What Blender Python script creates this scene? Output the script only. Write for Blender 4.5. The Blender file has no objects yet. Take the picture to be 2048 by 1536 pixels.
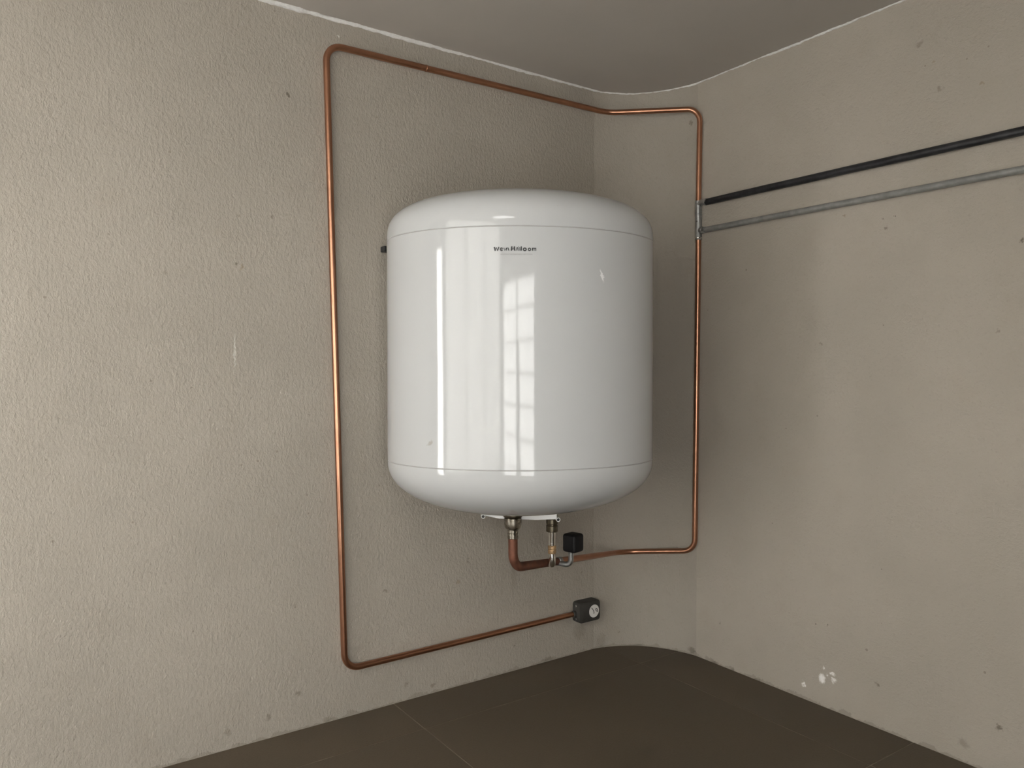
import bpy, bmesh, math, random
from math import sin, cos, pi
from mathutils import Vector, Matrix, noise

SC = bpy.context.scene
COL = SC.collection
random.seed(7)

# ------------------------------------------------------------------ camera
CAM = Vector((2.45910644, 2.48624067, 1.20366942))
R = Matrix(((-0.8207698, -0.0109358, 0.5711544),
            (0.5712582, -0.0139899, 0.8206512),
            (-0.0009841, 0.9998423, 0.0177296)))
cd = bpy.data.cameras.new('camera')
cd.sensor_width = 36.0
cd.lens = 1523.4 / 2048 * 36.0
cd.clip_start = 0.02
cam = bpy.data.objects.new('camera', cd)
COL.objects.link(cam)
cam.matrix_world = Matrix.Translation(CAM) @ R.to_4x4()
SC.camera = cam

# ------------------------------------------------------------------ sky, window light, exposure
H = 2.4
XM, YM = 3.7, 3.2                       # far walls of the room
W1 = (2.14, 3.60, 0.06, 1.86)           # tall window in the wall at Y = YM: x0, x1, z0, z1
W2 = (0.36, 0.64, 0.12, 1.98)           # slim window in the wall at X = XM: y0, y1, z0, z1
W3 = (0.72, 3.18, 0.45, 2.36)           # unseen blind-covered window added in the same wall to brighten the right wall
W4 = (2.50, 3.14, 2.06, 2.70)           # roof light in the ceiling: x0, x1, y0, y1
world = bpy.data.worlds.new('overcast_sky')
SC.world = world
world.use_nodes = True
bg = world.node_tree.nodes['Background']
bg.inputs['Color'].default_value = (1.0, 0.985, 0.955, 1)
bg.inputs['Strength'].default_value = 11.5


def portal(name, loc, rot, sx, sy):
    l = bpy.data.lights.new(name, 'AREA')
    l.shape = 'RECTANGLE'
    l.size, l.size_y = sx, sy
    l.cycles.is_portal = True
    o = bpy.data.objects.new(name, l)
    o.location = loc
    o.rotation_euler = rot
    COL.objects.link(o)


portal('window_portal', ((W1[0] + W1[1]) / 2, YM + 0.16, (W1[2] + W1[3]) / 2), (-pi / 2, 0, 0), W1[1] - W1[0], W1[3] - W1[2])
portal('side_window_portal', (XM + 0.16, (W2[0] + W2[1]) / 2, (W2[2] + W2[3]) / 2), (pi / 2, 0, pi / 2), W2[1] - W2[0], W2[3] - W2[2])
portal('roof_light_portal', ((W4[0] + W4[1]) / 2, (W4[2] + W4[3]) / 2, H + 0.14), (0, 0, 0), W4[1] - W4[0], W4[3] - W4[2])
portal('fill_window_portal', (XM + 0.16, (W3[0] + W3[1]) / 2, (W3[2] + W3[3]) / 2), (pi / 2, 0, pi / 2), W3[1] - W3[0], W3[3] - W3[2])

vs = SC.view_settings
SC.display_settings.display_device = 'sRGB'
vs.view_transform = 'Standard'
vs.look = 'None'
vs.exposure = 0.28
vs.gamma = 1.0
vs.use_curve_mapping = False
SC.cycles.max_bounces = 12
SC.cycles.diffuse_bounces = 8
SC.cycles.glossy_bounces = 6
SC.cycles.transparent_max_bounces = 12
SC.cycles.sample_clamp_indirect = 6.0


# ------------------------------------------------------------------ material helpers
class NT:
    def __init__(self, name):
        self.m = bpy.data.materials.new(name)
        self.m.use_nodes = True
        self.t = self.m.node_tree
        self.b = self.t.nodes['Principled BSDF']
        self.out = self.t.nodes['Material Output']

    def n(self, kind, **kw):
        nd = self.t.nodes.new(kind)
        for k, v in kw.items():
            setattr(nd, k, v)
        return nd

    def l(self, a, b):
        self.t.links.new(a, b)

    def val(self, sock, v):
        if hasattr(v, 'is_output'):
            self.l(v, sock)
        else:
            sock.default_value = v

    def math(self, op, a, b=0.0, c=None, clamp=False):
        nd = self.n('ShaderNodeMath', operation=op, use_clamp=clamp)
        self.val(nd.inputs[0], a)
        self.val(nd.inputs[1], b)
        if c is not None:
            self.val(nd.inputs[2], c)
        return nd.outputs[0]

    def mix(self, fac, a, b):
        nd = self.n('ShaderNodeMix', data_type='RGBA')
        self.val(nd.inputs[0], fac)
        self.val(nd.inputs[6], a)
        self.val(nd.inputs[7], b)
        return nd.outputs[2]

    def noise(self, vec, scale, detail=3.0, rough=0.55):
        nd = self.n('ShaderNodeTexNoise')
        self.l(vec, nd.inputs['Vector'])
        nd.inputs['Scale'].default_value = scale
        nd.inputs['Detail'].default_value = detail
        nd.inputs['Roughness'].default_value = rough
        return nd

    def ramp(self, x, a, b, lo=0.0, hi=1.0):
        nd = self.n('ShaderNodeMapRange', interpolation_type='SMOOTHSTEP')
        self.val(nd.inputs[0], x)
        for i, v in enumerate((a, b, lo, hi)):
            nd.inputs[i + 1].default_value = v
        return nd.outputs[0]

    def coords(self, scale=(1, 1, 1)):
        tc = self.n('ShaderNodeTexCoord')
        mp = self.n('ShaderNodeMapping')
        mp.inputs['Scale'].default_value = scale
        self.l(tc.outputs['Object'], mp.inputs['Vector'])
        return mp.outputs['Vector']

    def bump(self, height, dist, strength=1.0, prev=None):
        nd = self.n('ShaderNodeBump')
        nd.inputs['Distance'].default_value = dist
        nd.inputs['Strength'].default_value = strength
        self.l(height, nd.inputs['Height'])
        if prev is not None:
            self.l(prev, nd.inputs['Normal'])
        return nd.outputs['Normal']


def rgba(c):
    return (c[0], c[1], c[2], 1.0)


def plaster(name, base, grain, gscale, depth, specks, marks):
    """Painted render: grain is the stretch of the trowel texture, marks are chips and stains at
    fixed places: (centre, radius, stretch z, colour, strength)."""
    k = NT(name)
    v = k.coords()
    vg = k.coords(grain)
    big = k.noise(v, 1.7, 3)
    mid = k.noise(v, 9, 4)
    fine = k.noise(vg, gscale, 4, 0.6)
    fine2 = k.noise(vg, gscale * 2.7, 3, 0.6)
    col = k.mix(k.ramp(big.outputs['Fac'], 0.35, 0.68), rgba([x * 0.955 for x in base]), rgba([x * 1.03 for x in base]))
    col = k.mix(k.ramp(mid.outputs['Fac'], 0.5, 0.75, 0, 0.25), col, rgba([base[0] * 0.93, base[1] * 0.90, base[2] * 0.86]))
    col = k.mix(k.ramp(fine.outputs['Fac'], 0.58, 0.74, 0, 0.30), col, rgba([x * 0.74 for x in base]))
    # sparse dark specks of grit
    vo = k.n('ShaderNodeTexVoronoi', feature='F1')
    k.l(v, vo.inputs['Vector'])
    vo.inputs['Scale'].default_value = specks
    sep = k.n('ShaderNodeSeparateColor')
    k.l(vo.outputs['Color'], sep.inputs[0])
    rad = k.math('MULTIPLY', k.math('POWER', sep.outputs[1], 2.5), 0.075)
    sp = k.math('MULTIPLY', k.math('LESS_THAN', vo.outputs['Distance'], rad), k.math('GREATER_THAN', sep.outputs[0], 0.66))
    col = k.mix(k.math('MULTIPLY', sp, 0.42), col, (0.12, 0.095, 0.075, 1))
    # individual marks with wobbling outlines
    wob = k.n('ShaderNodeVectorMath', operation='SCALE')
    nz = k.noise(v, 70, 3)
    sub = k.n('ShaderNodeVectorMath', operation='SUBTRACT')
    k.l(nz.outputs['Color'], sub.inputs[0])
    sub.inputs[1].default_value = (0.5, 0.5, 0.5)
    k.l(sub.outputs[0], wob.inputs[0])
    wob.inputs['Scale'].default_value = 0.030
    add = k.n('ShaderNodeVectorMath', operation='ADD')
    k.l(v, add.inputs[0])
    k.l(wob.outputs[0], add.inputs[1])
    for (c, rr, sz, mc, st) in marks:
        rr = rr * 1.6 if mc == WHITE else rr
        d = k.n('ShaderNodeVectorMath', operation='SUBTRACT')
        k.l(add.outputs[0], d.inputs[0])
        d.inputs[1].default_value = c
        s = k.n('ShaderNodeVectorMath', operation='MULTIPLY')
        k.l(d.outputs[0], s.inputs[0])
        s.inputs[1].default_value = (1, 1, 1 / sz)
        ln = k.n('ShaderNodeVectorMath', operation='LENGTH')
        k.l(s.outputs[0], ln.inputs[0])
        fac = k.ramp(ln.outputs['Value'], rr * 0.25, rr * 0.80, st, 0)
        col = k.mix(fac, col, rgba(mc))
    # ragged grime line where the wall meets the floor
    sz = k.n('ShaderNodeSeparateXYZ')
    k.l(v, sz.inputs[0])
    gn = k.noise(v, 16, 5, 0.65)
    lim = k.math('MULTIPLY', k.math('SUBTRACT', gn.outputs['Fac'], 0.40), 0.075)
    gr = k.math('LESS_THAN', sz.outputs['Z'], lim)
    col = k.mix(k.math('MULTIPLY', gr, 0.26), col, (0.09, 0.075, 0.06, 1))
    k.l(col, k.b.inputs['Base Color'])
    k.b.inputs['Roughness'].default_value = 0.82
    k.b.inputs['Specular IOR Level'].default_value = 0.25
    n1 = k.bump(fine.outputs['Fac'], depth, 0.85)
    n2 = k.bump(fine2.outputs['Fac'], depth * 0.35, 0.8, n1)
    n3 = k.bump(mid.outputs['Fac'], 0.006, 0.5, n2)
    k.l(n3, k.b.inputs['Normal'])
    return k.m


def simple(name, col, rough, metal=0.0, spec=0.5, var=0.0, vscale=40, bump=0.0, coat=0.0):
    k = NT(name)
    k.b.inputs['Roughness'].default_value = rough
    k.b.inputs['Metallic'].default_value = metal
    k.b.inputs['Specular IOR Level'].default_value = spec
    k.b.inputs['Coat Weight'].default_value = coat
    v = k.coords()
    nz = k.noise(v, vscale, 4)
    f = k.ramp(nz.outputs['Fac'], 0.35, 0.7)
    k.l(k.mix(f, rgba([c * (1 - var) for c in col]), rgba([min(1, c * (1 + var)) for c in col])), k.b.inputs['Base Color'])
    if metal > 0.5:
        k.l(k.ramp(nz.outputs['Fac'], 0.3, 0.75, rough * 0.85, min(1, rough * 1.25)), k.b.inputs['Roughness'])
    if bump:
        k.l(k.bump(nz.outputs['Fac'], bump), k.b.inputs['Normal'])
    return k.m


DARK = (0.10, 0.085, 0.065)
TAN = (0.25, 0.20, 0.14)
WHITE = (0.85, 0.84, 0.82)
BASE = (0.343, 0.311, 0.267)
BASE_R_LIT = (0.374, 0.338, 0.289)  # left wall's base lifted evenly, puts missing light into the right wall's colour
left_marks = [
    ((1.6255, 0, 2.1086), 0.011, 1, DARK, .8), ((1.6774, 0, 1.7021), 0.010, 1.2, DARK, .5),
    ((1.7925, 0, 1.5421), 0.010, 1, DARK, .75), ((1.7766, 0, 1.535), 0.008, 2, TAN, .6), ((1.7766, 0, 1.565), 0.007, 1.3, TAN, .5),
    ((1.6007, 0, 0.1233), 0.014, 1, DARK, .5), ((1.2834, 0, 0.4151), 0.014, .8, DARK, .45),
    ((2.0, 0, 1.50), 0.009, .5, DARK, .35), ((1.80, 0, 1.26), 0.006, 9, WHITE, .35),
    ((1.61, 0, 0.42), 0.009, 1, DARK, .4), ((1.93, 0, 1.15), 0.005, 1.5, DARK, .5),
    ((0.98, 0, 0.40), 0.016, .9, TAN, .5), ((1.70, 0, 0.07), 0.014, 1.4, DARK, .45), ((1.83, 0, 0.055), 0.02, 1, DARK, .35),
    ((1.20, 0, 0.06), 0.012, 1.3, DARK, .4), ((1.09, 0, 0.03), 0.02, .7, DARK, .4), ((0.72, 0, 0.10), 0.008, 1, DARK, .6),
    ((0.38, 0, 0.09), 0.06, 1.0, DARK, .22), ((0.72, 0, 0.38), 0.03, 3.5, DARK, .15), ((1.45, 0, 2.345), 0.006, 1, WHITE, .6),
    ((2.16, 0, 0.02), 0.02, 1, DARK, .3), ((1.50, 0, 0.01), 0.03, .5, DARK, .35), ((0.55, 0, 0.01), 0.04, .4, DARK, .35)]
right_marks = [
    ((0, 0.8232, 0.0546), 0.008, 1.6, WHITE, .95), ((0, 0.8976, 0.0997), 0.013, 1.4, WHITE, .95),
    ((0, 0.935, 0.130), 0.009, .9, WHITE, .85), ((0, 0.9424, 0.1076), 0.008, 1.2, WHITE, .8),
    ((0, 0.905, 0.14), 0.005, 1, WHITE, .8), ((0, 0.921, 0.118), 0.006, 1, WHITE, .7),
    ((0, 1.0996, 0.1468), 0.012, 1, DARK, .6), ((0, 1.4753, 0.145), 0.015, 1, DARK, .7),
    ((0, 0.8835, 1.2971), 0.012, 1, DARK, .4), ((0, 1.2219, 2.2411), 0.016, .8, DARK, .35),
    ((0, 1.288, 2.0789), 0.014, 1, DARK, .35), ((0, 1.404, 2.0588), 0.012, 1, TAN, .6),
    ((0, 1.269, 2.1718), 0.007, 1.3, TAN, .5), ((0, 0.9724, 1.7374), 0.011, .8, TAN, .7), ((0, 0.962, 1.739), 0.006, 1, DARK, .7),
    ((0, 1.1115, 1.706), 0.010, 1, DARK, .5), ((0, 1.1486, 1.7064), 0.006, 1, DARK, .7), ((0, 1.1195, 1.672), 0.010, 1, DARK, .5),
    ((0, 1.5221, 1.5772), 0.009, 1, DARK, .75), ((0, 0.9159, 0.2975), 0.007, 1, DARK, .8),
    ((0, 0.4358, 0.1756), 0.010, 1.2, DARK, .4), ((0, 1.375, 0.06), 0.03, .8, DARK, .3), ((0, 0.50, 0.0), 0.02, 1, DARK, .5),
    ((0, 0.62, 0.0), 0.03, .4, DARK, .5), ((0, 0.41, 0.0), 0.03, .5, DARK, .6), ((0, 1.46, 1.32), 0.009, 1.4, DARK, .35)]
corner_marks = [((0.19, 0.04, 0.06), 0.016, .7, DARK, .45), ((0.01, 0.28, 2.24), 0.012, 1.6, DARK, .5),
                ((0.0, 0.29, 0.02), 0.03, .8, DARK, .55), ((0.08, 0.13, 2.28), 0.006, 2, DARK, .5),
                ((0.27, 0.02, 0.03), 0.05, 1.2, DARK, .25), ((0.12, 0.09, 0.0), 0.06, .2, DARK, .4)]
M_left = plaster('left_wall_render', BASE, (1, 1, 0.62), 95, 0.0046, 19, left_marks)
M_right = plaster('right_wall_render', BASE_R_LIT, (1, 0.8, 1), 110, 0.0026, 16, right_marks)
M_corner = plaster('corner_render', [x * 0.98 for x in BASE], (1, 1, 0.8), 105, 0.0028, 18, corner_marks)
M_far = plaster('far_wall_paint', (0.13, 0.115, 0.095), (1, 1, 1), 100, 0.002, 12, [])
M_ceil = simple('ceiling_paint', (0.43, 0.40, 0.36), 0.75, var=0.02, vscale=3, spec=0.25, bump=0.001)
M_bead = simple('white_filler', (0.66, 0.65, 0.63), 0.7, var=0.05, vscale=120, spec=0.3, bump=0.003)


def tile_mat():
    k = NT('brown_floor_tile')
    v = k.coords()
    a = k.noise(v, 2.5, 5, 0.6)
    b = k.noise(v, 160, 3, 0.6)
    col = k.mix(k.ramp(a.outputs['Fac'], 0.3, 0.7), (0.084, 0.066, 0.045, 1), (0.101, 0.079, 0.054, 1))
    col = k.mix(k.ramp(b.outputs['Fac'], 0.45, 0.75, 0, 0.35), col, (0.066, 0.052, 0.039, 1))
    k.l(col, k.b.inputs['Base Color'])
    k.l(k.ramp(a.outputs['Fac'], 0.3, 0.7, 0.52, 0.64), k.b.inputs['Roughness'])
    k.b.inputs['Specular IOR Level'].default_value = 0.3
    k.l(k.bump(b.outputs['Fac'], 0.0006), k.b.inputs['Normal'])
    return k.m


M_tile = tile_mat()
M_grout = simple('pale_grout', (0.19, 0.16, 0.125), 0.85, var=0.3, vscale=9)


def copper_mat():
    k = NT('copper')
    v = k.coords()
    a = k.noise(v, 5, 4, 0.6)
    b = k.noise(v, 60, 4, 0.6)
    col = k.mix(k.ramp(a.outputs['Fac'], 0.35, 0.7), (0.42, 0.210, 0.130, 1), (0.52, 0.270, 0.168, 1))
    col = k.mix(k.ramp(b.outputs['Fac'], 0.5, 0.8, 0, 0.22), col, (0.30, 0.15, 0.09, 1))
    k.l(col, k.b.inputs['Base Color'])
    k.b.inputs['Metallic'].default_value = 1.0
    k.b.inputs['Roughness'].default_value = 0.31
    return k.m


def enamel_mat():
    k = NT('white_enamel')
    v = k.coords()
    col = (0.46, 0.467, 0.467, 1)
    nz = k.noise(v, 80, 3)
    sub = k.n('ShaderNodeVectorMath', operation='SUBTRACT')
    k.l(nz.outputs['Color'], sub.inputs[0])
    sub.inputs[1].default_value = (0.5, 0.5, 0.5)
    wob = k.n('ShaderNodeVectorMath', operation='SCALE')
    k.l(sub.outputs[0], wob.inputs[0])
    wob.inputs['Scale'].default_value = 0.02
    add = k.n('ShaderNodeVectorMath', operation='ADD')
    k.l(v, add.inputs[0])
    k.l(wob.outputs[0], add.inputs[1])
    for (c, rot, rr, sz, mc, st) in (((-0.298, -0.249, 0.255), -0.9, 0.0055, 2.6, (0.30, 0.27, 0.22), .55),
                                     ((-0.048, -0.245, 0.045), 1.2, 0.006, 2.0, (0.42, 0.39, 0.36), .55),
                                     ((0.049, -0.262, 0.055), 0.6, 0.005, 2.2, (0.45, 0.42, 0.40), .5),
                                     ((0.212, -0.296, 0.755), 0.35, 0.004, 5.0, (0.93, 0.93, 0.92), .6),
                                     ((0.075, -0.32, 0.955), 0.0, 0.002, 1.0, (0.3, 0.27, 0.25), .6)):
        mp = k.n('ShaderNodeVectorMath', operation='SUBTRACT')
        k.l(add.outputs[0], mp.inputs[0])
        mp.inputs[1].default_value = c
        rt = k.n('ShaderNodeVectorRotate', rotation_type='Y_AXIS')
        k.l(mp.outputs[0], rt.inputs['Vector'])
        rt.inputs['Angle'].default_value = rot
        s = k.n('ShaderNodeVectorMath', operation='MULTIPLY')
        k.l(rt.outputs[0], s.inputs[0])
        s.inputs[1].default_value = (1, 0.25, 1 / sz)
        ln = k.n('ShaderNodeVectorMath', operation='LENGTH')
        k.l(s.outputs[0], ln.inputs[0])
        col = k.mix(k.ramp(ln.outputs['Value'], rr * .5, rr * 1.1, st, 0), col, rgba(mc))
    k.val(k.b.inputs['Base Color'], col)
    k.b.inputs['Roughness'].default_value = 0.06
    k.b.inputs['Specular IOR Level'].default_value = 0.50
    # very slight ripple of the sheet metal
    rip = k.noise(k.coords((1, 1, 0.35)), 7, 1)
    k.l(k.bump(rip.outputs['Fac'], 0.002, 0.35), k.b.inputs['Normal'])
    return k.m


M_copper = copper_mat()
M_dull = simple('oxidised_copper', (0.21, 0.092, 0.060), 0.58, metal=0.75, var=0.18, vscale=60)
M_enamel = enamel_mat()
M_seam = simple('seam_gap_grey', (0.30, 0.29, 0.28), 0.6)
M_ink = simple('black_print', (0.012, 0.012, 0.012), 0.4)
M_fineprint = simple('grey_print', (0.26, 0.25, 0.24), 0.5)
M_white = simple('white_painted_steel', (0.80, 0.80, 0.79), 0.45)
M_chrome = simple('chrome', (0.72, 0.71, 0.68), 0.13, metal=1.0, var=0.05)
M_nickel = simple('dull_nickel', (0.31, 0.285, 0.24), 0.27, metal=1.0, var=0.12)
M_bronze = simple('dark_bronze', (0.15, 0.13, 0.095), 0.36, metal=1.0, var=0.2)
M_zinc = simple('grey_zinc', (0.42, 0.43, 0.43), 0.32, metal=0.9, var=0.15, vscale=60)
M_brass = simple('worn_brass', (0.50, 0.34, 0.19), 0.5, metal=0.7, var=0.25, vscale=120)
M_blackplastic = simple('black_plastic', (0.008, 0.008, 0.009), 0.5, spec=0.25)
M_blackpaint = simple('black_pipe_paint', (0.022, 0.023, 0.025), 0.42, var=0.35, vscale=35, spec=0.4, bump=0.001)
M_greypaint = simple('grey_pipe_paint', (0.205, 0.205, 0.195), 0.36, var=0.15, vscale=30, spec=0.5, bump=0.0006)
M_box = simple('dark_grey_plastic', (0.042, 0.040, 0.036), 0.5, var=0.12, vscale=50, spec=0.4)
M_boxdark = simple('dark_screw_hole', (0.012, 0.011, 0.010), 0.5)
M_sticker = simple('white_paper', (0.70, 0.69, 0.66), 0.75, var=0.03)
M_frame = simple('window_frame_paint', (0.55, 0.54, 0.52), 0.5)
M_curtain = simple('grey_curtain_cloth', (0.45, 0.43, 0.40), 0.9)


def fill_blind_mat():
    k = NT('translucent_fill_cloth')
    tr = k.n('ShaderNodeBsdfTranslucent')
    tr.inputs['Color'].default_value = (0.56, 0.557, 0.547, 1)
    df = k.n('ShaderNodeBsdfDiffuse')
    df.inputs['Color'].default_value = (0.10, 0.10, 0.097, 1)
    ad = k.n('ShaderNodeAddShader')
    k.l(tr.outputs[0], ad.inputs[0])
    k.l(df.outputs[0], ad.inputs[1])
    k.l(ad.outputs[0], k.out.inputs['Surface'])
    return k.m


M_fill_blind = fill_blind_mat()


def pane_mat(tint=1.0):
    k = NT('window_glass')
    tr = k.n('ShaderNodeBsdfTransparent')
    tr.inputs['Color'].default_value = (tint, tint, tint, 1)
    gl = k.n('ShaderNodeBsdfGlossy')
    gl.inputs['Roughness'].default_value = 0.02
    lw = k.n('ShaderNodeLayerWeight')
    lw.inputs['Blend'].default_value = 0.5
    fr = k.math('MULTIPLY_ADD', k.math('POWER', lw.outputs['Facing'], 5.0), 0.95, 0.03)
    mx = k.n('ShaderNodeMixShader')
    k.l(fr, mx.inputs[0])
    k.l(tr.outputs[0], mx.inputs[1])
    k.l(gl.outputs[0], mx.inputs[2])
    k.l(mx.outputs[0], k.out.inputs['Surface'])
    return k.m


M_glass = pane_mat()
M_glass_dimmed = pane_mat(0.80)  # greyed glass, added to weaken the light through the tall window


# ------------------------------------------------------------------ mesh helpers
def obj(name, bm, m, parent=None, smooth=False, origin=None, sharp=None):
    """Links a bmesh (in the parent's space) as ONE mesh object."""
    bmesh.ops.recalc_face_normals(bm, faces=bm.faces)
    if origin is not None:
        bmesh.ops.translate(bm, verts=bm.verts, vec=-Vector(origin))
    if sharp is not None:
        for e in bm.edges:
            if len(e.link_faces) == 2 and e.calc_face_angle(0) > sharp:
                e.smooth = False
    if smooth:
        for f in bm.faces:
            f.smooth = True
    me = bpy.data.meshes.new(name)
    bm.to_mesh(me)
    bm.free()
    me.materials.append(m)
    o = bpy.data.objects.new(name, me)
    if origin is not None:
        o.location = origin
    o.parent = parent
    COL.objects.link(o)
    return o


def tag(o, label, cat=None, group=None):
    o['label'] = label
    if cat:
        o['category'] = cat
    if group:
        o['group'] = group
    return o


def empty(name, loc, label, cat, rz=0.0, group=None):
    o = bpy.data.objects.new(name, None)
    o.location = loc
    o.rotation_euler = (0, 0, rz)
    o.empty_display_size = 0.05
    COL.objects.link(o)
    return tag(o, label, cat, group)


def struct(o):
    o['kind'] = 'structure'
    return o


def box_bm(lo, hi, bevel=0.0, seg=2, bm=None):
    bm = bm or bmesh.new()
    r = bmesh.ops.create_cube(bm, size=1.0)
    vs_ = r['verts']
    for v in vs_:
        v.co = Vector([lo[i] + (v.co[i] + 0.5) * (hi[i] - lo[i]) for i in range(3)])
    if bevel:
        es = list({e for v in vs_ for e in v.link_edges})
        bmesh.ops.bevel(bm, geom=es, offset=bevel, segments=seg, profile=0.5, affect='EDGES')
    return bm


def prism_bm(poly, z0, z1):
    bm = bmesh.new()
    a = [bm.verts.new((x, y, z0)) for x, y in poly]
    b = [bm.verts.new((x, y, z1)) for x, y in poly]
    bm.faces.new(a)
    bm.faces.new(b)
    n = len(poly)
    for i in range(n):
        bm.faces.new((a[i], a[(i + 1) % n], b[(i + 1) % n], b[i]))
    return bm


def fillet(pts, seg=10):
    """pts: (Vector, tube radius, corner radius); returns a dense path of (Vector, radius)."""
    out = []
    for i, (p, r, c) in enumerate(pts):
        p = Vector(p)
        if i in (0, len(pts) - 1) or c <= 0:
            out.append((p, r))
            continue
        a = (Vector(pts[i - 1][0]) - p).normalized()
        b = (Vector(pts[i + 1][0]) - p).normalized()
        ang = a.angle(b)
        t = c / math.tan(ang / 2)
        cen = p + (a + b).normalized() * (c / sin(ang / 2))
        u = (p + a * t) - cen
        w = (p + b * t) - cen
        tot = u.angle(w)
        ax = u.cross(w).normalized()
        for k in range(seg + 1):
            out.append((cen + Matrix.Rotation(tot * k / seg, 3, ax) @ u, r))
    return out


def densify(path, step):
    out = [path[0]]
    for (a, ra), (b, rb) in zip(path, path[1:]):
        n = max(1, int((b - a).length / step))
        for k in range(1, n + 1):
            out.append((a.lerp(b, k / n), ra + (rb - ra) * k / n))
    return out


def sweep_bm(path, sides=20, caps=True, bm=None, wobble=0.0):
    bm = bm or bmesh.new()
    rings = []
    nrm = None
    for i, (p, r) in enumerate(path):
        a = path[max(i - 1, 0)][0]
        b = path[min(i + 1, len(path) - 1)][0]
        t = (b - a).normalized()
        if nrm is None:
            nrm = t.orthogonal().normalized()
        else:
            nrm = (nrm - t * nrm.dot(t)).normalized()
        bi = t.cross(nrm)
        ring = []
        for k in range(sides):
            an = 2 * pi * k / sides
            d = nrm * cos(an) + bi * sin(an)
            q = p + d * r
            if wobble:
                q += d * wobble * noise.noise(q * 90)
            ring.append(bm.verts.new(q))
        rings.append(ring)
    for r0, r1 in zip(rings, rings[1:]):
        for k in range(sides):
            bm.faces.new((r0[k], r0[(k + 1) % sides], r1[(k + 1) % sides], r1[k]))
    if caps:
        bm.faces.new(rings[0])
        bm.faces.new(rings[-1])
    return bm


def lathe_bm(profile, p0, axis=(0, 0, 1), sides=32, bm=None, hexa=False):
    """profile: (radius, height along axis) pairs, capped at both ends."""
    ax = Vector(axis).normalized()
    path = [(Vector(p0) + ax * h, r) for r, h in profile]
    bm = bm or bmesh.new()
    u = ax.orthogonal().normalized()
    w = ax.cross(u)
    rings = []
    for p, r in path:
        rings.append([bm.verts.new(p + (u * cos(2 * pi * k / sides) + w * sin(2 * pi * k / sides)) * r) for k in range(sides)])
    for r0, r1 in zip(rings, rings[1:]):
        for k in range(sides):
            bm.faces.new((r0[k], r0[(k + 1) % sides], r1[(k + 1) % sides], r1[k]))
    bm.faces.new(rings[0])
    bm.faces.new(rings[-1])
    return bm


# ------------------------------------------------------------------ the room
ARC = [(0.300, 0.0), (0.262, 0.008), (0.222, 0.021), (0.184, 0.038), (0.148, 0.060), (0.115, 0.086), (0.086, 0.116),
       (0.061, 0.150), (0.040, 0.187), (0.023, 0.226), (0.010, 0.267), (0.0, 0.310)]
T = 0.14
wl = struct(obj('wall_left', prism_bm([(0.30, 0), (XM + T, 0), (XM + T, -T), (0.30, -T)], -0.05, H), M_left))
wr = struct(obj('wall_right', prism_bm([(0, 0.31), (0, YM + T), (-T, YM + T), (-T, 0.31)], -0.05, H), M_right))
wc = struct(obj('wall_corner', prism_bm(ARC + [(-T, 0.31), (-T, -T), (0.30, -T)], -0.05, H), M_corner, smooth=True, sharp=0.45))
bm = bmesh.new()
for lo_, hi_ in (((-T, -T), (W4[0], YM + T)), ((W4[1], -T), (XM + T, YM + T)), ((W4[0], -T), (W4[1], W4[2])), ((W4[0], W4[3]), (W4[1], YM + T))):
    box_bm((lo_[0], lo_[1], H), (hi_[0], hi_[1], H + 0.03), bm=bm)
ce = struct(obj('ceiling', bm, M_ceil))


def wall_with_hole(name, axis, v0, u0, u1, *holes):
    bm = bmesh.new()
    def add(p0, p1, z0, z1):
        if axis == 'y':
            box_bm((p0, v0, z0), (p1, v0 + T, z1), bm=bm)
        else:
            box_bm((v0, p0, z0), (v0 + T, p1, z1), bm=bm)
    us = sorted({u0, u1} | {h[0] for h in holes} | {h[1] for h in holes})
    for a, b in zip(us, us[1:]):
        z = -0.05
        for h in sorted((h for h in holes if h[0] < (a + b) / 2 < h[1]), key=lambda h: h[2]):
            add(a, b, z, h[2])
            z = h[3]
        add(a, b, z, H)
    return struct(obj(name, bm, M_far))


wall_with_hole('wall_back', 'y', YM, 0, XM, W1)
wall_with_hole('wall_side', 'x', XM, 0, YM + T, W2, W3)

# floor: a grout bed and large tiles, one object each
fl = struct(obj('floor', box_bm((-T, -T, -0.15), (XM + T, YM + T, -0.0013)), M_grout))
gx = [-0.02] + [0.25 + k for k in range(4)] + [XM + 0.02]
gy = [-0.02] + [0.232 + 0.99 * k for k in range(3)] + [YM + 0.02]
J = 0.0015
for i in range(len(gx) - 1):
    for j in range(len(gy) - 1):
        dz = random.uniform(-0.0003, 0.0003)
        o = obj('tile', box_bm((gx[i] + J, gy[j] + J, -0.011 + dz), (gx[i + 1] - J, gy[j + 1] - J, dz), 0.0006, 1), M_tile, fl,
                origin=((gx[i] + gx[i + 1]) / 2, (gy[j] + gy[j + 1]) / 2, 0))

# ragged bead of white filler where the walls meet the ceiling
line = [(2.45, 0.0)] + [(2.45 - 0.03 * k, 0.0) for k in range(1, 71)] + ARC[1:] + [(0.0, 0.32 + 0.03 * k) for k in range(40)]
path = []
for k, (x, y) in enumerate(line):
    wl_ = max(0.0, min(1.0, (x - 0.3) / 1.3))
    r = 0.0034 + 0.0062 * wl_ ** 0.7 if y <= 0.001 else 0.0030 + 0.0014 * min(1, y)
    path.append((Vector((x, y, H - 0.0015)), r))
path = densify(path, 0.007)
path = [(p + Vector((0, 0, 0.0035 * noise.noise(p * 14) + 0.002 * noise.noise(p * 60))), r * (1 + 0.30 * noise.noise(p * 35) + 0.45 * noise.noise(p * 9))) for p, r in path]
struct(obj('trim_1', sweep_bm(path, 10, wobble=0.0022), M_bead, smooth=True))


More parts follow.
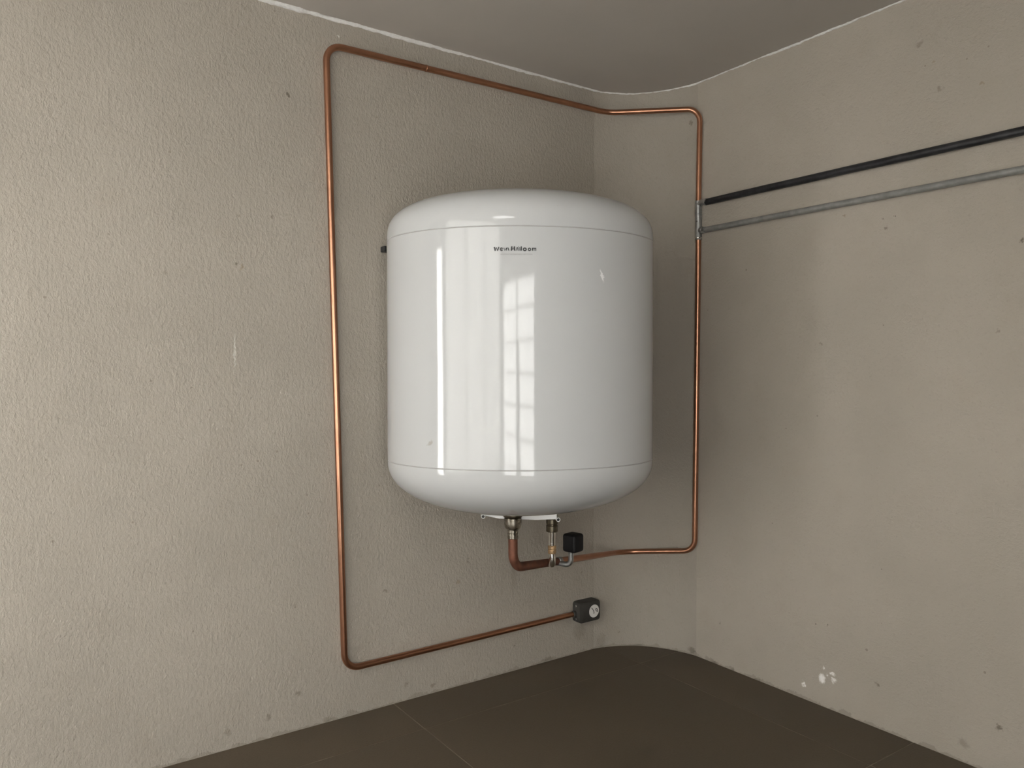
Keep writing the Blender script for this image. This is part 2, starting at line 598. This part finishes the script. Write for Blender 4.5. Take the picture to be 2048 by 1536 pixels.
# windows (seen only as reflections in the heater; the blind-covered one is added fill)
def window(name, axis, v, hole, cols, rows, glass=None):
    a, b, c, d = hole
    root = struct(obj(name, bmesh.new(), M_frame))
    def bar(nm, u0, u1, z0, z1, m=M_frame, t0=0.02, t1=0.08):
        if axis == 'y':
            bm = box_bm((u0, v + t0, z0), (u1, v + t1, z1))
        elif axis == 'x':
            bm = box_bm((v + t0, u0, z0), (v + t1, u1, z1))
        else:
            bm = box_bm((u0, z0, v + t0 * 0.3), (u1, z1, v + t1 * 0.3))
        return obj(nm, bm, m, root)
    f = 0.03
    bar('frame_side', a, a + f, c, d)
    bar('frame_side', b - f, b, c, d)
    bar('frame_rail', a + f, b - f, c, c + f)
    bar('frame_rail', a + f, b - f, d - f, d)
    for i in range(1, cols):
        u = a + (b - a) * i / cols
        bar('mullion', u - 0.018, u + 0.018, c + f, d - f)
    for j in range(1, rows):
        z = c + (d - c) * j / rows
        bar('glazing_bar', a + f, b - f, z - 0.011, z + 0.011, t0=0.035, t1=0.065)
    bar('pane', a + f, b - f, c + f, d - f, glass or M_glass, 0.048, 0.052)
    return root


w1 = window('window_1', 'y', YM, W1, 2, 8, M_glass_dimmed)
window('window_2', 'x', XM, W2, 1, 1)
w3 = window('fill_window_3', 'x', XM, W3, 3, 1)  # added fill light source, glows through its blind
window('window_4', 'z', H, W4, 1, 1)
obj('fill_blind', box_bm((XM - 0.012, W3[0] - 0.04, W3[2] - 0.05), (XM - 0.010, W3[1] + 0.04, W3[3] + 0.05)), M_fill_blind, w3)
bm = bmesh.new()
for k in range(13):
    u = k / 12
    yy = YM - 0.05 + 0.02 * sin(k * 2.1)
    for z, hw in ((0.02, 0.12), (1.42, 0.045)):
        bm.verts.new((2.76 + (u - 0.5) * 2 * hw, yy, z))
bm.verts.ensure_lookup_table()
for k in range(12):
    bm.faces.new((bm.verts[2 * k], bm.verts[2 * k + 2], bm.verts[2 * k + 3], bm.verts[2 * k + 1]))
obj('curtain', bm, M_curtain, w1, smooth=True)

# ------------------------------------------------------------------ water heater
TX, TY, BZ = 0.981, 0.414, 0.731
A_, B_ = 0.4415, 0.337
Z0, Z1 = 0.912 - BZ, 1.622 - BZ
RZ = math.atan2(0.49561221, -0.86854392)
heater = empty('water_heater', (TX, TY, BZ), 'large glossy white wall-hung water heater with rounded ends and black lettering', 'water heater', RZ)
NS = 160


def oval(bm, z, s=1.0, inset=0.0):
    return [bm.verts.new(((A_ * s - inset) * cos(2 * pi * k / NS), (B_ * s - inset) * sin(2 * pi * k / NS), z)) for k in range(NS)]


def skin(bm, rings):
    for r0, r1 in zip(rings, rings[1:]):
        for k in range(NS):
            bm.faces.new((r0[k], r0[(k + 1) % NS], r1[(k + 1) % NS], r1[k]))


G = 0.0008
bm = bmesh.new()
zs = [Z0 + G, Z0 + G + 0.0012] + [Z0 + (Z1 - Z0) * k / 12 for k in range(1, 12)] + [Z1 - G - 0.0012, Z1 - G]
rs = [oval(bm, z, 1, 0.0016 if i in (0, len(zs) - 1) else 0.0) for i, z in enumerate(zs)]
skin(bm, rs)
bm.faces.new(rs[0])
bm.faces.new(rs[-1])
obj('shell', bm, M_enamel, heater, smooth=True, sharp=0.5)


def cap(name, z, h, n, sg):
    bm = bmesh.new()
    rings = [oval(bm, z + sg * G, 1, 0.0016)]
    N = 56
    for k in range(0, N):
        th = (k / N) ** 1.6 * pi / 2
        rings.append(oval(bm, z + sg * (G + 0.0012 + (h - G - 0.0012) * sin(th) ** (2 / n)), cos(th) ** (2 / n)))
    skin(bm, rings)
    top = bm.verts.new((0, 0, z + sg * h))
    for k in range(NS):
        bm.faces.new((rings[-1][k], rings[-1][(k + 1) % NS], top))
    bm.faces.new(rings[0])
    return obj(name, bm, M_enamel, heater, smooth=True, sharp=0.5)


cap('top_cap', Z1, 0.153, 2.92, 1)
cap('bottom_cap', Z0, 0.181, 2.27, -1)
for z in (Z0, Z1):
    bm = bmesh.new()
    rs = [oval(bm, z - 0.004, 1, 0.0015), oval(bm, z + 0.004, 1, 0.0015)]
    skin(bm, rs)
    obj('seam', bm, M_seam, heater, smooth=True)


def on_shell(x, z, lift=0.0004):
    return Vector((x, -(B_ + lift) * math.sqrt(max(0, 1 - (x / A_) ** 2)), z))


def ribbon(bm, pts, w, place, close=False):
    """flat stroke of width w through 2-D points, laid onto a surface by place(x, y)."""
    P = [Vector(p) for p in pts]
    n = len(P)
    vl = []
    for i in range(n):
        a = P[(i - 1) % n] if (close or i > 0) else P[i]
        b = P[(i + 1) % n] if (close or i < n - 1) else P[i]
        t = (b - a).normalized()
        m = Vector((-t.y, t.x)) * w / 2
        vl.append((bm.verts.new(place(*(P[i] + m))), bm.verts.new(place(*(P[i] - m)))))
    for i in range(n if close else n - 1):
        a, b = vl[i], vl[(i + 1) % n]
        bm.faces.new((a[0], b[0], b[1], a[1]))


def ring_pts(cx, cy, rx, ry, a0=0, a1=360, n=16):
    return [(cx + rx * cos(math.radians(a0 + (a1 - a0) * k / n)), cy + ry * sin(math.radians(a0 + (a1 - a0) * k / n))) for k in range(n + 1)]


# letters drawn on a grid of tenths of the print's height, y down
LET = [([(556, 376), (580, 464)], 30), ([(580, 464), (604, 384)], 10), ([(604, 384), (626, 464)], 12), ([(626, 464), (660, 376)], 22),
       (ring_pts(716, 430, 27, 28, 30, 330), 22), ([(700, 432), (742, 424)], 12),
       ([(768, 398), (792, 462), (826, 404)], 16), ([(826, 398), (834, 462)], 16), ([(834, 410), (862, 400), (884, 464)], 18),
       ([(938, 464), (948, 368)], 28), ([(948, 368), (972, 450), (1004, 372)], 18), ([(1006, 368), (1012, 464)], 28),
       ([(1042, 464), (1070, 380)], 14), ([(1072, 384), (1088, 464)], 13), ([(1100, 372), (1092, 392)], 12), ([(1104, 400), (1112, 464)], 13),
       ([(1128, 380), (1136, 464)], 14), ([(1162, 368), (1162, 464)], 24),
       (ring_pts(1240, 434, 32, 28), 24), (ring_pts(1346, 434, 28, 27), 19),
       ([(1414, 402), (1414, 464)], 22), ([(1404, 406), (1500, 406)], 15), ([(1452, 402), (1452, 464)], 15), ([(1490, 402), (1490, 464)], 17)]
PX = 0.0014567 / 11.38
LX0, LZ0 = -0.0500, 1.5555 - BZ


def let_place(x, y, lift=0.0005):
    return on_shell(LX0 + (x - 1024) * PX, LZ0 - (y - 420) * PX, lift)


bm = bmesh.new()
for pts, w in LET:
    w *= 1.22
    cl = len(pts) > 8 and (Vector(pts[0]) - Vector(pts[-1])).length < 1
    ribbon(bm, pts[:-1] if cl else pts, w, let_place, cl)
tag(obj('lettering', bm, M_ink, heater), 'bold black maker lettering near the top of the white shell')
bm = bmesh.new()
x = 698
while x < 1404:
    k = random.choice('vnxo/')
    w = random.uniform(12, 20)
    if k == 'v':
        ribbon(bm, [(x, 532), (x + w / 2, 556), (x + w, 532)], 5, let_place)
    elif k == 'n':
        ribbon(bm, [(x, 556), (x, 534), (x + w * .8, 534), (x + w * .8, 556)], 5, let_place)
    elif k == 'x':
        ribbon(bm, [(x, 534), (x + w, 556)], 5, let_place)
        ribbon(bm, [(x + w, 534), (x, 556)], 5, let_place)
    elif k == 'o':
        ribbon(bm, ring_pts(x + w / 2, 545, w / 2.4, 10, n=8)[:-1], 5, let_place, True)
    else:
        ribbon(bm, [(x, 556), (x + w * .6, 532)], 6, let_place)
    x += w + 7
tag(obj('small_print', bm, M_fineprint, heater), 'line of tiny grey print under the lettering')


def H_(p):
    """world point -> heater space"""
    v = Vector(p) - Vector((TX, TY, BZ))
    return Matrix.Rotation(-RZ, 3, 'Z') @ v


# black rails behind the heater fixing it to the left wall
for (z, x1) in ((1.632, 1.296), (1.02, 1.22)):
    bm = bmesh.new()
    box_bm((0.62, 0.0, z - 0.010), (x1, 0.03, z + 0.010), 0.002, 1, bm=bm)
    for xx in (0.80, 1.02):
        box_bm((xx, 0.02, z - 0.02), (xx + 0.05, 0.12, z + 0.03), 0.002, 1, bm=bm)
    for v in bm.verts:
        v.co = H_(v.co)
    obj('mounting_rail', bm, M_blackpaint, heater)

# white strip bracket below the bottom cap, with an open tube end at each side
L1, L2 = H_((1.0410, 0.2790, 0.7010)), H_((0.8360, 0.4235, 0.6920))
bm = bmesh.new()
d = (L2 - L1)
nb_ = 24
vt = []
for k in range(nb_ + 1):
    u = k / nb_
    p = L1 + d * u
    low = -0.0105 if 0.2 < u < 0.72 else (-0.0015 - 0.009 * u / 0.2 if u <= 0.2 else -0.0105 + 0.005 * (u - 0.72) / 0.28)
    zt = p.z + 0.036
    vt.append([bm.verts.new((p.x, p.y + dy, zz)) for dy in (0, 0.004) for zz in (p.z + low + 0.004, zt)])
for a, b in zip(vt, vt[1:]):
    bm.faces.new((a[0], b[0], b[1], a[1]))
    bm.faces.new((a[2], b[2], b[3], a[3]))
    bm.faces.new((a[0], b[0], b[2], a[2]))
    bm.faces.new((a[1], b[1], b[3], a[3]))
for a in (vt[0], vt[-1]):
    bm.faces.new((a[0], a[1], a[3], a[2]))
br = obj('bottom_bracket', bm, M_white, heater)
for q in (H_((1.0440, 0.2770, 0.7015)), H_((0.8330, 0.4256, 0.6905))):
    p = q + Vector((0, -0.012, 0))
    b_ = obj('tube_end', lathe_bm([(0.0072, 0), (0.0072, 0.02), (0.0052, 0.02), (0.0052, 0.004)], p + Vector((0, 0.02, 0)), (0, -1, 0), 18), M_white, br, smooth=True, sharp=0.6)
    obj('tube_hole', lathe_bm([(0.0053, 0), (0.0053, 0.003)], p + Vector((0, 0.006, 0)), (0, -1, 0), 18), M_boxdark, br)

# outlet under the bottom cap: dark neck, bell-shaped cup, compression nut
OX, OY = H_((0.979, 0.3640, 0)).xy
def zl(z):
    return z - BZ
obj('outlet_neck', lathe_bm([(0.022, 0), (0.030, 0.004), (0.036, 0.010), (0.037, 0.018), (0.036, 0.045)], (OX, OY, zl(0.7005))), M_bronze, heater, smooth=True, sharp=0.32)
obj('outlet_cup', lathe_bm([(0.010, 0), (0.021, 0), (0.0265, 0.004), (0.029, 0.011), (0.0298, 0.020), (0.0298, 0.038), (0.026, 0.040)], (OX, OY, zl(0.6635))), M_nickel, heater, smooth=True, sharp=0.32)
obj('compression_nut', lathe_bm([(0.012, 0), (0.0178, 0), (0.0185, 0.002), (0.0185, 0.019), (0.0168, 0.020), (0.0168, 0.0225), (0.0190, 0.0235), (0.0190, 0.029), (0.0165, 0.034)], (OX, OY, zl(0.6310))), M_nickel, heater, smooth=True, sharp=0.32)

# ------------------------------------------------------------------ copper pipes
RP = 0.0112
upper = [((0.014, 0.3271, 1.905), RP, 0), ((0.014, 0.3335, 2.2825), RP, 0.055), ((0.236, 0.014, 2.3125), RP, 0.10),
         ((1.4985, 0.014, 2.3015), RP, 0.055), ((1.4425, 0.014, 0.1715), RP, 0.055), ((0.405, 0.014, 0.1772), RP, 0)]
pth = densify(fillet(upper), 0.05)
up = obj('copper_pipe', sweep_bm(pth, 22), M_copper, smooth=True, sharp=0.32, origin=(1.4425, 0.014, 0.1715))
tag(up, 'long thin copper pipe looping up and left around the heater to the grey junction box', 'pipe')
obj('solder_joint', lathe_bm([(RP, 0), (RP + 0.0012, 0.0006), (RP + 0.0012, 0.003), (RP, 0.0036)], Vector((1.1167, 0.014, 2.3050)) - Vector((1.4425, 0.014, 0.1715)), (1, 0, -0.0087), 22), M_copper, up, smooth=True)

ow = Vector((0.995, 0.3750, 0))
RB = 0.0162
lower = [((0.014, 0.3278, 1.746), RP, 0), ((0.014, 0.3125, 0.4470), RP, 0.055), ((0.150, 0.020, 0.4050), RP, 0.10),
         ((0.690, 0.250, 0.4880), 0.0138, 0), ((0.978, 0.3640, 0.5310), RB, 0.058), ((0.979, 0.3640, 0.648), RB, 0)]
pth = densify(fillet(lower), 0.03)
lo = obj('copper_pipe', sweep_bm(pth, 24), M_copper, smooth=True, sharp=0.32, origin=(0.014, 0.3125, 0.4470))
lo.data.materials.append(M_dull)
for f in lo.data.polygons:
    if f.center.x + lo.location.x > 0.68:
        f.material_index = 1
tag(lo, 'copper pipe running down the right corner and across to the outlet under the heater', 'pipe')

# ------------------------------------------------------------------ steel branch fitting on the right wall
fx, fy = 0.0140, 0.3273
ft = empty('branch_fitting', (fx, fy, 1.7439), 'shiny grey steel branch fitting joining the copper pipes to the black and grey pipes', 'pipe fitting')
RF = 0.0138
obj('stem', lathe_bm([(0.0115, 0), (RF, 0.001), (RF + .0012, 0.004), (RF, 0.010), (RF, 0.150), (RF + 0.0008, 0.152), (RF + 0.0008, 0.160), (0.0115, 0.162)], (0, 0, 0), sides=24), M_zinc, ft, smooth=True, sharp=0.32)
tag(obj('end_ring', lathe_bm([(RF, 0), (RF + 0.0022, 0.0012), (RF + 0.0022, 0.0055), (RF, 0.007)], (0, 0, 0.004), sides=24), M_chrome, ft, smooth=True, sharp=0.32), 'bright ring at the lower end')
elb = fillet([((0, 0, 0.105), 0.0125, 0), ((0, 0.0, 0.1545), 0.0130, 0.020), ((0, 0.046, 0.1505), 0.0136, 0)])
obj('upper_branch', sweep_bm(elb, 20), M_zinc, ft, smooth=True, sharp=0.32)
obj('upper_collar', lathe_bm([(0.0136, 0), (0.0152, 0.001), (0.0152, 0.006), (0.0136, 0.007)], (0, 0.034, 0.1513), (0, 1, -0.06), 22), M_zinc, ft, smooth=True, sharp=0.32)
elb = fillet([((0, 0.0, 0.012), 0.0120, 0), ((0, 0.0, 0.039), 0.0124, 0.014), ((0, 0.036, 0.0372), 0.0126, 0)])
obj('lower_branch', sweep_bm(elb, 20), M_zinc, ft, smooth=True, sharp=0.32)
obj('lower_collar', lathe_bm([(0.0125, 0), (0.0138, 0.001), (0.0138, 0.006), (0.0125, 0.007)], (0, 0.016, 0.0382), (0, 1, -0.05), 22), M_zinc, ft, smooth=True, sharp=0.32)

# ------------------------------------------------------------------ black and grey pipes along the right wall
def wall_pipe(name, y0, z0, z1, r, m, label):
    y1 = 3.16
    path = [(Vector((r + 0.001, y0, z0)), r), (Vector((r + 0.005, y0 + 0.25, z0 + (z1 - z0) * 0.25 / (y1 - y0))), r), (Vector((r + 0.005, y1, z1)), r)]
    path = densify(path, 0.03)
    path = [(p + Vector((0, 0, 0.0007 * noise.noise(p * 5))), q) for p, q in path]
    o = obj(name, sweep_bm(path, 20), m, smooth=True, sharp=0.32, origin=(r + 0.001, y0, z0))
    return tag(o, label, 'pipe')


wall_pipe('steel_pipe', 0.3690, 1.8935, 1.8935 - (1.8935 - 1.8845) * (3.16 - .369) / (1.5284 - .369), 0.0132, M_blackpaint, 'black painted pipe running along the right wall above the grey pipe')
wall_pipe('steel_pipe', 0.3560, 1.7812, 1.7812 - (1.7812 - 1.7752) * (3.16 - .356) / (1.5294 - .356), 0.0114, M_greypaint, 'grey painted pipe running along the right wall below the black pipe')

# ------------------------------------------------------------------ chrome riser
rx, ry = 0.7945, 0.3436
rs_ = empty('inlet_riser', (rx, ry, 0.50), 'short chrome riser with dark nut and brass ring hanging under the white heater', 'pipe fitting')
def z_(z):
    return z - 0.50
obj('neck', lathe_bm([(0.014, 0), (0.014, 0.11)], (0, 0, z_(0.668))), M_nickel, rs_, smooth=True, sharp=0.32)
obj('union_nut', lathe_bm([(0.012, 0), (0.0195, 0), (0.0212, 0.002), (0.0212, 0.022), (0.0196, 0.024), (0.0196, 0.028), (0.0212, 0.030), (0.0212, 0.045), (0.0185, 0.052), (0.0185, 0.062)], (0, 0, z_(0.6285)), sides=24), M_bronze, rs_, smooth=True, sharp=0.32)
obj('tube', lathe_bm([(0.0138, 0), (0.0138, 0.05)], (0, 0, z_(0.585))), M_chrome, rs_, smooth=True, sharp=0.32)
obj('flange', lathe_bm([(0.011, 0), (0.0142, 0.001), (0.0142, 0.009), (0.0128, 0.011), (0.0125, 0.011)], (0, 0, z_(0.5795))), M_chrome, rs_, smooth=True, sharp=0.32)
tag(obj('brass_ring', lathe_bm([(0.011, 0), (0.0135, 0.001), (0.0148, 0.006), (0.0148, 0.013), (0.0136, 0.016), (0.0150, 0.019), (0.0150, 0.028), (0.012, 0.031)], (0, 0, z_(0.5495))), M_brass, rs_, smooth=True, sharp=0.32), 'worn brass ring')
elb = fillet([((0, 0, z_(0.555)), 0.0105, 0), ((0, 0, z_(0.512)), 0.0135, 0.022), ((-0.046, -0.068, z_(0.4967)), 0.0140, 0)])
obj('elbow', sweep_bm(elb, 22), M_chrome, rs_, smooth=True, sharp=0.32)

# ------------------------------------------------------------------ black switch box on a bent tube
gp = Vector((0.688, 0.272, 0.490))
sw = empty('pressure_switch', gp, 'small black box on a bent grey tube beside the chrome riser', 'pressure switch')
pa = (Vector((0.690, 0.250, 0.488)) - Vector((0.990, 0.379, 0.5335))).normalized()
pc = Vector((0.690, 0.250, 0.4882))
obj('pipe_clamp', lathe_bm([(0.0135, 0), (0.0160, 0.002), (0.0160, 0.022), (0.0135, 0.024)], pc - gp - pa * 0.012, pa, 22), M_zinc, sw, smooth=True, sharp=0.32)
elb = fillet([(Vector((0.696, 0.262, 0.484)) - gp, 0.0095, 0), (Vector((0.672, 0.300, 0.4805)) - gp, 0.0100, 0.02), (Vector((0.6722, 0.3015, 0.549)) - gp, 0.0092, 0)])
obj('bent_tube', sweep_bm(elb, 20), M_zinc, sw, smooth=True, sharp=0.32)
obj('tube_collar', lathe_bm([(0.0092, 0), (0.0112, 0.001), (0.0112, 0.005), (0.0092, 0.006)], Vector((0.6722, 0.3013, 0.522)) - gp, (0, 0, 1), 20), M_zinc, sw, smooth=True, sharp=0.32)
bm = box_bm((-0.030, -0.030, -0.034), (0.030, 0.030, 0.034), 0.011, 4)
mt = Matrix.Translation(Vector((0.663, 0.302, 0.5650)) - gp) @ Matrix.Rotation(math.radians(12), 4, 'Z')
bmesh.ops.transform(bm, matrix=mt, verts=bm.verts)
tag(obj('switch_housing', bm, M_blackplastic, sw, smooth=True, sharp=0.32), 'black rounded box')

# ------------------------------------------------------------------ junction box near the floor
BXL, BXR, BZ0, BZ1, BD = 0.4165, 0.3035, 0.1415, 0.2270, 0.046
jb = empty('junction_box', (0.36, 0.0, BZ0), 'small dark grey junction box with a round white sticker low on the wall', 'junction box')
def j_(p):
    return Vector(p) - Vector((0.36, 0, BZ0))
bm = box_bm(j_((BXR, 0.0, BZ0)), j_((BXL, BD, BZ1)))
bmesh.ops.bevel(bm, geom=[e for e in bm.edges if abs(e.verts[0].co.y - e.verts[1].co.y) > 0.01], offset=0.012, segments=3, profile=0.5, affect='EDGES')
bmesh.ops.bevel(bm, geom=[e for e in bm.edges if min(e.verts[0].co.y, e.verts[1].co.y) > BD - 0.001], offset=0.003, segments=2, profile=0.5, affect='EDGES')
obj('housing', bm, M_box, jb, smooth=True, sharp=0.5)
obj('cable_gland', lathe_bm([(0.0118, 0), (0.0145, 0.001), (0.0145, 0.014), (0.016, 0.016), (0.016, 0.022)], j_((BXL + 0.013, 0.0165, 0.1772)), (-1, 0, 0), 22), M_box, jb, smooth=True, sharp=0.7)
for z in (BZ0 + 0.015, BZ1 - 0.015):
    s = obj('screw', lathe_bm([(0.0045, 0), (0.0045, 0.0018), (0.003, 0.0026)], j_((BXL - 0.0005, 0.021, z)), (1, 0, 0), 14), M_zinc, jb, smooth=True, sharp=0.6)
    obj('screw_recess', lathe_bm([(0.0022, 0), (0.0022, 0.0006)], j_((BXL + 0.0019, 0.021, z)), (1, 0, 0), 10), M_boxdark, jb)
SXc, SZc = 0.3375, 0.1830
stk = obj('sticker', lathe_bm([(0.0272, 0), (0.0272, 0.0004)], j_((SXc, BD, SZc)), (0, 1, 0), 40), M_sticker, jb)
tag(stk, 'round white sticker with a hand-written mark')


def st_place(zx, zy):
    dx = (zx - 1110) / 19.2
    dy = (zy - 815) / 19.2
    return j_((SXc - dx * 0.00284, BD + 0.0006, SZc - (dy + 0.24 * dx) * 0.0021))


bm = bmesh.new()
ribbon(bm, [(1010, 688), (1050, 740), (1085, 800), (1102, 860), (1108, 900), (1080, 906)], 26, st_place)
ribbon(bm, [(1190, 700), (1166, 750), (1185, 800), (1225, 835), (1250, 832), (1238, 780), (1212, 720)], 26, st_place, True)
obj('handwriting', bm, M_ink, jb)
